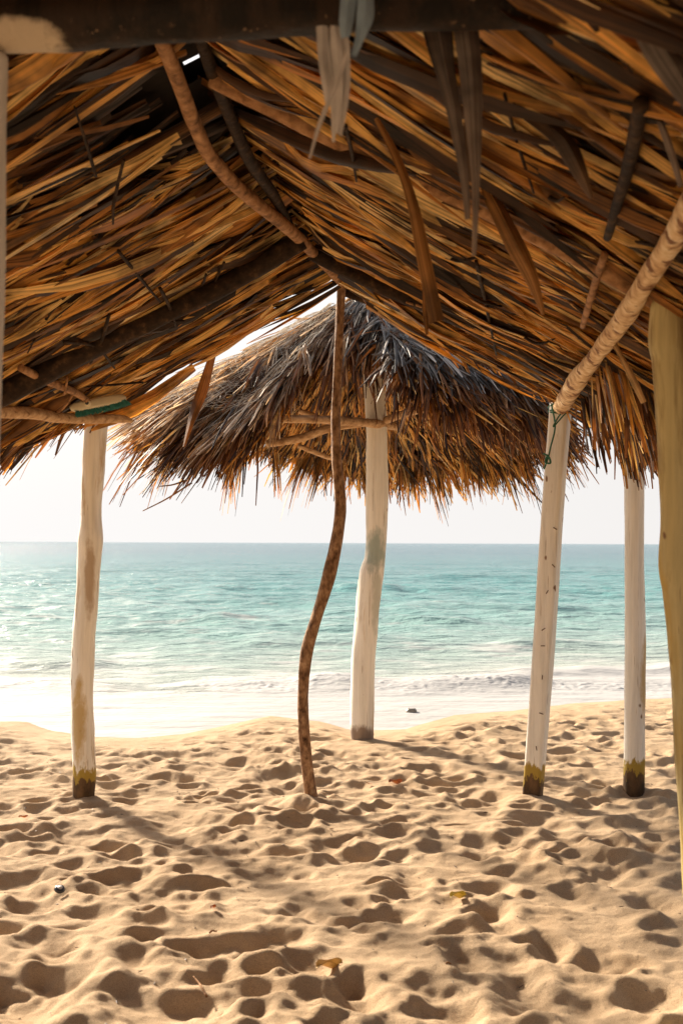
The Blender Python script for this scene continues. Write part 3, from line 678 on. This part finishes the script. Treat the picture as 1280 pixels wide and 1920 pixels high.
hang([(905, 345, dR(925, 380, 1, .16), 8), (925, 380, dR(925, 380, 1, .16), 34), (960, 450, dR(925, 380, 1, .16), 34), (995, 520, dR(925, 380, 1, .16), 22), (1018, 590, dR(925, 380, 1, .16), 6)], M['frond_orange'])
hang([(1148, 640, dR(1148, 640, 1, .2), 10), (1175, 690, dR(1148, 640, 1, .2), 12), (1206, 755, dR(1148, 640, 1, .2), 9)], M['frond_pale'])
hang([(412, 628, 5.72, 8), (398, 668, 5.8, 12), (380, 730, 5.85, 18), (362, 780, 5.85, 15), (345, 838, 5.85, 5)], M['frond_orange'])
hang([(960, 195, dR(985, 215, 1, .16), 8), (985, 215, dR(985, 215, 1, .16), 26), (1050, 260, dR(985, 215, 1, .16), 36), (1085, 320, dR(985, 215, 1, .16), 24), (1108, 372, dR(985, 215, 1, .16), 6)], M['frond_dark'])
hang([(795, 520, dR(795, 520, 1, .16), 8), (797, 580, dR(795, 520, 1, .16), 10), (800, 628, dR(795, 520, 1, .16), 5)], M['frond_orange'])
hang([(1017, 650, 5.6, 12), (1016, 676, 5.6, 13), (1017, 700, 5.6, 11)], M['frond_orange'])
hang([(1195, 150, 2.0, 8), (1225, 205, 2.0, 11), (1250, 265, 2.0, 12), (1276, 350, 2.0, 8)], M['frond_grey'])
hang([(842, 20, 1.95, 66), (855, 110, 1.95, 62), (868, 200, 1.95, 46), (881, 330, 1.95, 26), (884, 430, 1.95, 17), (882, 520, 1.95, 10)], M['frond_grey'], 'long greyish frond hanging blurred from the front beam', split=2)
hang([(880, 60, 1.97, 10), (893, 140, 1.97, 16), (880, 240, 1.97, 20), (884, 340, 1.97, 12)], M['frond_dark'])
hang([(1130, -60, 1.72, 50), (1190, 20, 1.72, 60), (1240, 100, 1.72, 50), (1310, 210, 1.72, 30)], M['frond_grey'], 'broad blurred frond at the upper right corner')
cl = hang([(622, 50, 1.78, 44), (626, 110, 1.78, 50), (630, 180, 1.78, 40), (628, 262, 1.78, 20)], M['cloth'], None, 'cloth_strip', None, split=4, fold=.15)
prop(cl, 'frayed off-white cloth strip hanging blurred from the middle of the front beam', 'cloth strip')
bl = hang([(672, -40, 1.70, 34), (668, 20, 1.70, 40), (662, 60, 1.70, 34), (656, 100, 1.70, 16)], M['blue_plastic'], None, 'plastic_strip', None, split=2, fold=.2)
prop(bl, 'short pale blue grey plastic strip hanging over the front beam beside the cloth', 'plastic strip')
st = hang([(652, 96, 1.70, 6), (630, 160, 1.70, 8), (600, 230, 1.70, 7), (580, 298, 1.70, 4)], M['cloth'], None, 'string', None, fold=.3)
prop(st, 'thin pale string dangling slantwise past the cloth strip', 'string')

# ------------------------------------------------------------------ round thatched umbrella nearer the water
AC = np.array([.14, 8.0, 3.48])
umb = empty('thatched_umbrella', (AC[0], AC[1], 0), 'round shaggy grey and brown palm thatch umbrella on one white post near the water', 'beach umbrella')
tab = [(-180, 1.66, 2.30), (-150, 1.60, 2.46), (-120, 1.58, 2.58), (-90, 1.54, 2.54), (-65, 1.50, 2.44), (-45, 1.24, 2.34), (-30, 1.20, 2.42), (0, 1.20, 2.60), (15, 1.22, 2.66), (34, 1.30, 2.60), (60, 1.40, 2.56), (90, 1.46, 2.52), (120, 1.52, 2.36), (150, 1.60, 2.28), (180, 1.66, 2.30)]
TA = np.array(tab)
def cone(phi, f, lift=0.):
    """phi degrees, 0 towards the viewer, + to the right; f from apex 0 to rim 1"""
    R = np.interp(phi, TA[:, 0], TA[:, 1]); zr = np.interp(phi, TA[:, 0], TA[:, 2]) + .06
    a = np.radians(phi); rad = R * f
    z = AC[2] + (zr - AC[2]) * (f ** .92) + lift
    return np.stack([AC[0] + rad * np.sin(a), AC[1] - rad * np.cos(a), z], -1)
def notch(phi, f): return (phi > -33) & (phi < 11) & (f > .22)
phis = np.linspace(-180, 180, 91); fs = np.linspace(0.01, 1, 22); V = []; Fc = []
for lift in (0, .07):
    for p in phis:
        for f in fs: V.append(cone(p, f, lift))
n = len(phis) * len(fs)
for i in range(len(phis) - 1):
    for j in range(len(fs) - 1):
        if notch(phis[i], fs[j]): continue
        a = i * len(fs) + j; q = (a, a + len(fs), a + len(fs) + 1, a + 1); Fc.append(q); Fc.append(tuple(n + k for k in q[::-1]))
r = np.random.default_rng(55)
def cone_leaves(N, plo, phi_, flo, fhi, lift, spread, Lr, Wr, droop, allow_notch=False, K=4, out=True, fold=.25):
    p = r.uniform(plo, phi_, N); f = np.sqrt(r.uniform(flo ** 2, fhi ** 2, N))
    k = ~notch(p, f) if not allow_notch else np.ones(N, bool); p = p[k]; f = f[k]; N = len(p)
    cl = 1 + .8 * perlin(p * .10 + N, f * 3.) + .4 * perlin(p * .5, f * 9. + N)
    b = cone(p, f, 0) + np.array([0, 0, 1]) * r.uniform(*lift, N)[:, None]
    dn = cone(p, f + .05) - cone(p, f); dn /= np.linalg.norm(dn, axis=1)[:, None]
    a = np.radians(p); tg = np.stack([np.cos(a), np.sin(a), 0 * a], -1)
    th = r.normal(0, spread, N) + .45 * perlin(p * .22 + 3, f * 4 + 8.) ; dv = dn * np.cos(th)[:, None] + tg * np.sin(th)[:, None] + r.normal(0, .06, (N, 3))
    nn = np.cross(dn, tg); nn *= np.sign(nn[:, 2:3]) * (1 if out else -1)
    nn = nn + r.normal(0, .35, (N, 3))
    return leaves(b, dv, nn, r.uniform(*Lr, N) * cl, r.uniform(*Wr, N), np.array([[0, 0, -1]]) * r.uniform(*droop, N)[:, None], K=K, fold=fold, twist=r.normal(0, .6, N), side=r.normal(0, .09, N), tip=.4, wob=.03)
sets = [
    (cone_leaves(5200, -18, 180, .0, .98, (.06, .16), .45, (.22, .46), (.008, .024), (.0, .2)), 3),
    (cone_leaves(1500, -180, -120, .0, .98, (.06, .13), .3, (.2, .45), (.012, .03), (.0, .3)), 3),
    (cone_leaves(3600, -122, -30, .0, .98, (.06, .12), .16, (.25, .6), (.008, .022), (.0, .15)), 4),
    (cone_leaves(1500, -58, -28, .25, 1.0, (-.02, .13), .14, (.3, .6), (.010, .028), (.1, .35)), 2),
    (cone_leaves(2600, 8, 110, .25, 1.0, (-.04, .16), .5, (.18, .42), (.010, .03), (.2, .8)), 2),
    (cone_leaves(500, -30, 40, .05, .35, (-.03, .10), .3, (.3, .6), (.01, .03), (.2, .6), True), 2),
    (cone_leaves(6200, -180, 180, .1, .97, (-.13, -.01), .2, (.25, .55), (.010, .028), (.0, .12), out=False), 1),
    (cone_leaves(1500, 60, 180, .90, 1.0, (-.06, .05), .30, (.22, .42), (.010, .026), (.1, .6)), 1),
    (cone_leaves(1300, 12, 70, .85, 1.0, (-.02, .12), .5, (.16, .40), (.012, .036), (.3, 1.0)), 2),
    (cone_leaves(1100, -180, -100, .90, 1.0, (-.06, .05), .25, (.15, .32), (.010, .024), (.1, .5)), 1),
    (cone_leaves(600, -105, -40, .88, 1.0, (-.03, .08), .25, (.2, .38), (.006, .018), (.0, .3)), 4),
]
def clumps(n, plo, phi_, flo, fhi, z, Lr, m_):
    bs_ = []; ds_ = []; nn = []; Ls = []; Ws = []; be = []
    for k in range(n):
        p = r.uniform(plo, phi_); f = r.uniform(flo, fhi)
        if notch(p, f): continue
        b = cone(np.array(p), np.array(f)) + np.array([0, 0, r.uniform(*z)]); dn = cone(np.array(p), np.array(f + .05)) - cone(np.array(p), np.array(f)); dn /= np.linalg.norm(dn)
        a = math.radians(p); tg = np.array([math.cos(a), math.sin(a), 0]); th = r.normal(0, .45); ln_ = r.uniform(*Lr); dr = r.uniform(.2, 1.1)
        d0 = dn * math.cos(th) + tg * math.sin(th)
        for q in range(int(m_ * r.uniform(.6, 1.4))):
            bs_.append(b + r.normal(0, .012, 3)); ds_.append(d0 + r.normal(0, .10, 3)); nn.append(np.array([0, -1, .6]) + r.normal(0, .4, 3)); Ls.append(ln_ * r.uniform(.6, 1.1)); Ws.append(r.uniform(.007, .022)); be.append([0, 0, -dr * r.uniform(.7, 1.2)])
    N = len(bs_)
    return leaves(np.array(bs_), np.array(ds_), np.array(nn), np.array(Ls), np.array(Ws), np.array(be), K=5, fold=.3, twist=r.normal(0, .5, N), side=r.normal(0, .05, N), tip=.35, wob=.02)
sets += [(clumps(60, -100, -30, .5, .92, (.0, .14), (.25, .48), 14), 4), (clumps(34, -70, -28, .4, 1.0, (-.02, .12), (.3, .6), 14), 2), (clumps(90, 10, 115, .35, .95, (.0, .15), (.25, .5), 14), 2), (clumps(60, 10, 115, .2, .85, (.06, .16), (.2, .45), 14), 3), (clumps(70, 60, 260, .85, .98, (-.06, .0), (.22, .42), 14), 1)]
Vl, Ql, Ul = cat_leaves([s[0] for s in sets]); nc = len(V)
o = mesh_obj('thatch', np.concatenate([np.array(V), Vl]), Fc + [tuple(q) for q in (Ql + nc).tolist()], [M['backing'], M['thatch_in'], M['thatch_brown'], M['thatch_grey'], M['thatch_tan']], umb, uv=np.concatenate([np.zeros((nc, 2)), Ul]))
o.data.polygons.foreach_set('material_index', np.concatenate([np.zeros(len(Fc))] + [np.full(len(s[0][1]), s[1]) for s in sets]).astype(int).tolist())
sil('post', [(1392, 658, 699), (1370, 657, 700), (1300, 657, 702), (1235, 659, 703), (1170, 664, 709), (1110, 669, 714), (1075, 674, 718), (1045, 684, 722), (1000, 685, 725), (940, 686, 728), (860, 686, 726), (780, 685, 724), (690, 680, 716)], 7.9, M['post_f'], parent=umb, rough=.08, n=70, seg=22, seed=41)
for k, rows in enumerate([[(505, 785, 7.2, 15), (600, 787, 7.3, 16), (690, 793, 7.7, 17), (745, 800, 8.1, 15)], [(500, 832, 7.6, 14), (560, 822, 7.7, 16), (620, 802, 7.75, 17), (690, 792, 7.8, 15)], [(560, 836, 8.2, 9), (600, 852, 8.3, 9), (640, 866, 8.5, 8)],
        [(690, 800, 8.0, 14), (780, 770, 7.6, 14), (880, 760, 7.2, 12)], [(560, 770, 8.6, 10), (590, 780, 8.6, 10), (640, 800, 8.4, 10)]]):
    px_limb('strut', rows, M['stick'], umb, rough=.14, n=24, seg=10, seed=50 + k)
# net thrown over its left side
def net_pt(s, t):    # s across phi, t down the slope
    p = -118 + s * 82; f = .16 + t * .92
    q = cone(np.array(p), np.array(f)); q[2] += .155 + .05 * perlin(np.array(s * 9.), np.array(t * 9.)); return q
parts = []
NL = 30
for fam in (1, -1):
    for k in range(-NL, 2 * NL):
        pts = []
        for j in range(41):
            t = j / 40; s = k / NL + fam * t * .75
            if 0 <= s <= 1: pts.append(net_pt(s + .02 * perlin(np.array(t * 8.), np.array(s * 8.)) + .012 * math.sin(j * 1.9 + k), t))
        if len(pts) > 3:
            v, f, u = tube(pts, [.0012] * len(pts), seg=4, n=len(pts)); parts.append((v, f))
for s in (0, 1):
    pts = [net_pt(s, j / 30) for j in range(31)]; v, f, u = tube(pts, [.004] * 31, seg=6, n=40); parts.append((v, f))
V2, F2 = join(parts)
net = mesh_obj('fishing_net', V2, F2, M['net'])
prop(net, 'pale fishing net draped over the left side of the round thatch umbrella', 'net')

# ------------------------------------------------------------------ brush head lying on the left eave stick
def rbox(c, ax, ay, az, hx, hy, hz, seg=6, pw=4):
    """rounded block along axes"""
    V = []; Fc = []; n = 24; m = 12
    for i in range(m + 1):
        la = -math.pi / 2 + math.pi * i / m
        for j in range(n):
            lo = 2 * math.pi * j / n
            f = lambda v: math.copysign(abs(v) ** (2 / pw), v)
            V.append(c + ax * hx * f(math.cos(la)) * f(math.cos(lo)) + ay * hy * f(math.cos(la)) * f(math.sin(lo)) + az * hz * f(math.sin(la)))
    for i in range(m):
        for j in range(n):
            k = (j + 1) % n; Fc.append((i * n + j, i * n + k, (i + 1) * n + k, (i + 1) * n + j))
    return np.array(V), Fc
a0 = P(135, 766, 5.25); a1 = P(234, 746, 5.45); cen = (a0 + a1) / 2
ax = (a1 - a0) / np.linalg.norm(a1 - a0); ay = np.array([0, 1., 0]); az = np.cross(ax, ay); az /= np.linalg.norm(az)
if az[2] < 0: az = -az
brush = empty('brush_head', tuple(cen), 'cream broom head with green bristles lying on the tan stick above the left post', 'broom head')
M['cream'] = plain('cream_plastic', (.66, .58, .40), .45, 10, .08, .05); M['bristle'] = plain('green_bristles', (.03, .19, .16), .6, 60)
M['socket'] = plain('socket_shade', (.03, .03, .035), .6)
v, f = rbox(cen, ax, ay, az, .17, .036, .028, pw=3.5); mesh_obj('block', v, f, M['cream'], brush)
sc = cen - ax * .055 + az * .004
parts = []
for rr0, rr1, y0, y1 in ((.017, .017, -.045, -.02),):
    v, f, u = tube([sc + ay * -.05, sc + ay * -.03], [.018, .018], seg=16, n=3); parts.append((v, f))
v, f = join(parts); mesh_obj('socket_collar', v, f, M['cream'], brush)
v, f, u = tube([sc + ay * -.052, sc + ay * -.045], [.010, .010], seg=16, n=3); mesh_obj('socket_shade_disc', v, f, M['socket'], brush)  # solid dark disc, the shade inside the hole put into its colour
nb = 1700; q = r.uniform(-1, 1, nb)
bb = cen + ax * (q * .15 + .012)[:, None] + ay * r.uniform(-.028, .028, nb)[:, None] - az * .012
bd = -az + ax * (q * .55 + r.normal(0, .1, nb) + .15)[:, None] + ay * r.normal(0.1, .10, (nb, 1))
v, fq, u = leaves(bb, bd, r.normal(0, 1, (nb, 3)), r.uniform(.022, .042, nb), np.full(nb, .003), np.zeros((nb, 3)), K=2, tip=.8, base=.9)
mesh_obj('bristles', v, fq, M['bristle'], brush, uv=u)

# ------------------------------------------------------------------ green rope knotted round the square post top
parts = []
def rp_(pts, rad=.006, n=40): 
    v, f, u = tube(pts, [rad] * len(pts), seg=8, n=n, rough=.2); parts.append((v, f))
c0 = P(1051, 772, 6.07)
for dz in (0, .022, .04):
    rp_([c0 + np.array([.075 * math.cos(a), .075 * math.sin(a), dz + .018 * math.sin(a * 1 + dz * 60)]) for a in np.linspace(0, 2 * math.pi, 13)], .005)
rp_([P(1034, 762, 5.97), P(1040, 800, 5.94), P(1031, 840, 5.94), P(1027, 858, 5.94), P(1019, 880, 5.95)], .005)
rp_([P(1060, 765, 5.97), P(1046, 782, 5.94), P(1037, 800, 5.93), P(1060, 775, 5.95), P(1078, 768, 5.98)], .0045)
rp_([P(1018, 850, 5.93), P(1028, 857, 5.92), P(1031, 868, 5.93), P(1022, 866, 5.94), P(1026, 852, 5.93)], .006)
v, f = join(parts); rope = mesh_obj('rope', v, f, M['rope'])
prop(rope, 'thin dark green rope knotted round the top of the square white post', 'rope')

# ------------------------------------------------------------------ small things on the sand
def gpt(px, py):
    d = EYE * F / (py - HY)
    for _ in range(6):
        p = P(px, py, d); z = sand_z(p[0], p[1]); d = (EYE - z) * F / (py - HY + (px - 640) * .0038)
    p = P(px, py, d); return np.array([p[0], p[1], sand_z(p[0], p[1])])
def dry_leaf(px, py, L, W, ang, mat, label, curl=.5, name='dry_leaf', cat='leaf', lift=.012):
    c = gpt(px, py) + np.array([0, 0, lift]); ca, sa = math.cos(ang), math.sin(ang)
    V = []; Fc = []; n = 12
    for side in (0, 1):
        for i in range(n + 1):
            t = i / n; w = W * math.sin(math.pi * (t * .94 + .03)) ** .7
            for j in (-1, -.5, 0, .5, 1):
                x = (t - .5) * L; y = j * w / 2; z = curl * (abs(j) ** 1.5 * w * .5) + curl * L * .35 * (t - .5) ** 2 + .15 * W * math.sin(t * 7 + j) + side * .0015
                V.append(c + np.array([x * ca - y * sa, x * sa + y * ca, z]))
    m = (n + 1) * 5
    for i in range(n):
        for j in range(4):
            a = i * 5 + j; Fc.append((a, a + 1, a + 6, a + 5)); Fc.append((m + a + 5, m + a + 6, m + a + 1, m + a))
    o = mesh_obj(name, V, Fc, mat); return prop(o, label, cat)
M['leaf_yellow'] = plain('yellow_leaf', (.58, .42, .06), .6, 40); M['leaf_tan'] = plain('tan_leaf', (.55, .34, .10), .6, 40); M['leaf_red'] = plain('rust_leaf', (.42, .13, .03), .6, 40)
dry_leaf(858, 1686, .075, .045, .3, M['leaf_yellow'], 'small yellow green leaf on the sand right of centre', .9)
dry_leaf(617, 1820, .10, .05, .35, M['leaf_tan'], 'curled tan yellow leaf in a hollow of the near sand', .9)
dry_leaf(741, 1470, .09, .05, .2, M['leaf_red'], 'small rusty orange leaf on the sand behind the crooked trunk', .8)
dry_leaf(400, 1709, .03, .018, .9, M['leaf_red'], 'tiny red brown leaf scrap on the sand left of centre', .8)
dry_leaf(44, 1541, .05, .02, .3, M['leaf_red'], 'small dark leaf scrap on the sand left of the knotty post foot', .8)
dry_leaf(690, 1474, .07, .015, -.8, M['bark'], 'narrow brown leaf scrap just right of the crooked trunk', .5)
def twig_on(px, py, L, ang, rad, label, tilt=.2):
    c = gpt(px, py) + np.array([0, 0, .012]); v = np.array([math.cos(ang), math.sin(ang), tilt]) * L / 2
    pts = [c - v, c - v * .3 + np.array([0, 0, .006]), c + v * .4 + np.array([.004, 0, 0]), c + v]
    V, Fc, U = tube(pts, [rad, rad, rad * .8, rad * .4], seg=10, n=18, rough=.2)
    o = mesh_obj('twig', V, Fc, M['bark'], uv=U); return prop(o, label, 'twig')
twig_on(375, 1858, .12, 2.1, .004, 'thin red brown twig in the near sand left of centre')
twig_on(400, 1755, .03, .3, .004, 'tiny stick fragment on the sand above the red brown twig')
twig_on(840, 1812, .02, .3, .004, 'tiny dark stick in the near sand right of the curled tan leaf')
# bottle cap
cp = gpt(112, 1679); cap = empty('bottle_cap', tuple(cp), 'dark bottle cap lying tilted on the sand at the left', 'bottle cap')
tl = np.array([.25, -.35, .9]); tl /= np.linalg.norm(tl); e1 = np.cross(tl, [0, 1, 0]); e1 /= np.linalg.norm(e1); e2 = np.cross(tl, e1)
V = []; Fc = []; n = 42
prof = [(.0, .010), (.012, .010), (.0165, .008), (.0185, .0), (.0175, .0), (.0155, .0065), (.0, .0085)]
for k, (rad, h) in enumerate(prof):
    for j in range(n):
        a = 2 * math.pi * j / n; rd = rad * (1 + (.05 * math.cos(a * 21) if k in (3, 4) else 0)) * 1.25
        V.append(cp + np.array([0, 0, .012]) + e1 * rd * math.cos(a) + e2 * rd * math.sin(a) + tl * h * 1.25)
for k in range(len(prof) - 1):
    for j in range(n): Fc.append((k * n + j, k * n + (j + 1) % n, (k + 1) * n + (j + 1) % n, (k + 1) * n + j))
M['capm'] = plain('dark_cap', (.03, .032, .04), .35, 30); M['capi'] = plain('cap_liner', (.45, .42, .40), .5)
mesh_obj('shell', V, Fc, M['capm'], cap)
v, f, u = tube([cp + np.array([0, 0, .012]) + tl * .0128, cp + np.array([0, 0, .012]) + tl * .0140], [.012, .012], seg=20, n=3); mesh_obj('top_disc', v, f, M['capi'], cap)
# stone at the water's edge
c = P(771, 1331, 1); dsh = (EYE - WL) * F / (1337 - HY); c = P(771, 1335, dsh)
V, Fc = rbox(np.array([c[0], c[1], WL + .015]), np.array([1., 0, 0]), np.array([0, 1., 0]), np.array([0, 0, 1.]), .042, .04, .036, pw=2.2)
V = V + np.stack([.012 * perlin(V[:, 0] * 30, V[:, 2] * 30), 0 * V[:, 0], .014 * perlin(V[:, 0] * 34 + 5, V[:, 1] * 34)], -1)
V[:, 0] += (WL + .07 - V[:, 2]) * .25 * np.sign(V[:, 0] - c[0])
M['stone'] = plain('wet_stone', (.26, .23, .19), .5, 40); prop(mesh_obj('stone', V, Fc, M['stone']), 'grey stone in the white wash at the edge of the sand', 'stone')
r2_ = np.random.default_rng(77); nf = 420
fx = r2_.uniform(-2.6, 2.6, nf); fy = r2_.uniform(2.8, 8.0, nf)
fb = np.array([[a, b, sand_z(a, b) + .004] for a, b in zip(fx, fy)]); an = r2_.random(nf) * 6.28
v, fq, u = leaves(fb, np.stack([np.cos(an), np.sin(an), r2_.normal(0, .15, nf)], -1), np.tile([0, 0, 1.], (nf, 1)) + r2_.normal(0, .4, (nf, 3)), r2_.uniform(.005, .028, nf) , r2_.uniform(.003, .008, nf), np.zeros((nf, 3)), K=2, fold=.5)
deb = mesh_obj('beach_debris', v, fq, M['frond_dark'], uv=u)
prop(deb, 'tiny dark straw and shell crumbs scattered over the dry sand', 'debris', kind='stuff')
# loose straws fallen / sticking off the umbrella rim
for k, (a, b) in enumerate([((268, 958), (360, 905)), ((297, 912), (350, 900))]):
    px_limb('loose_straw', [(*b, 7.0, 4), ((a[0] + b[0]) / 2, (a[1] + b[1]) / 2 + 3, 6.95, 3), (*a, 6.9, 2)], M['bark'], umb, n=12, seg=6)
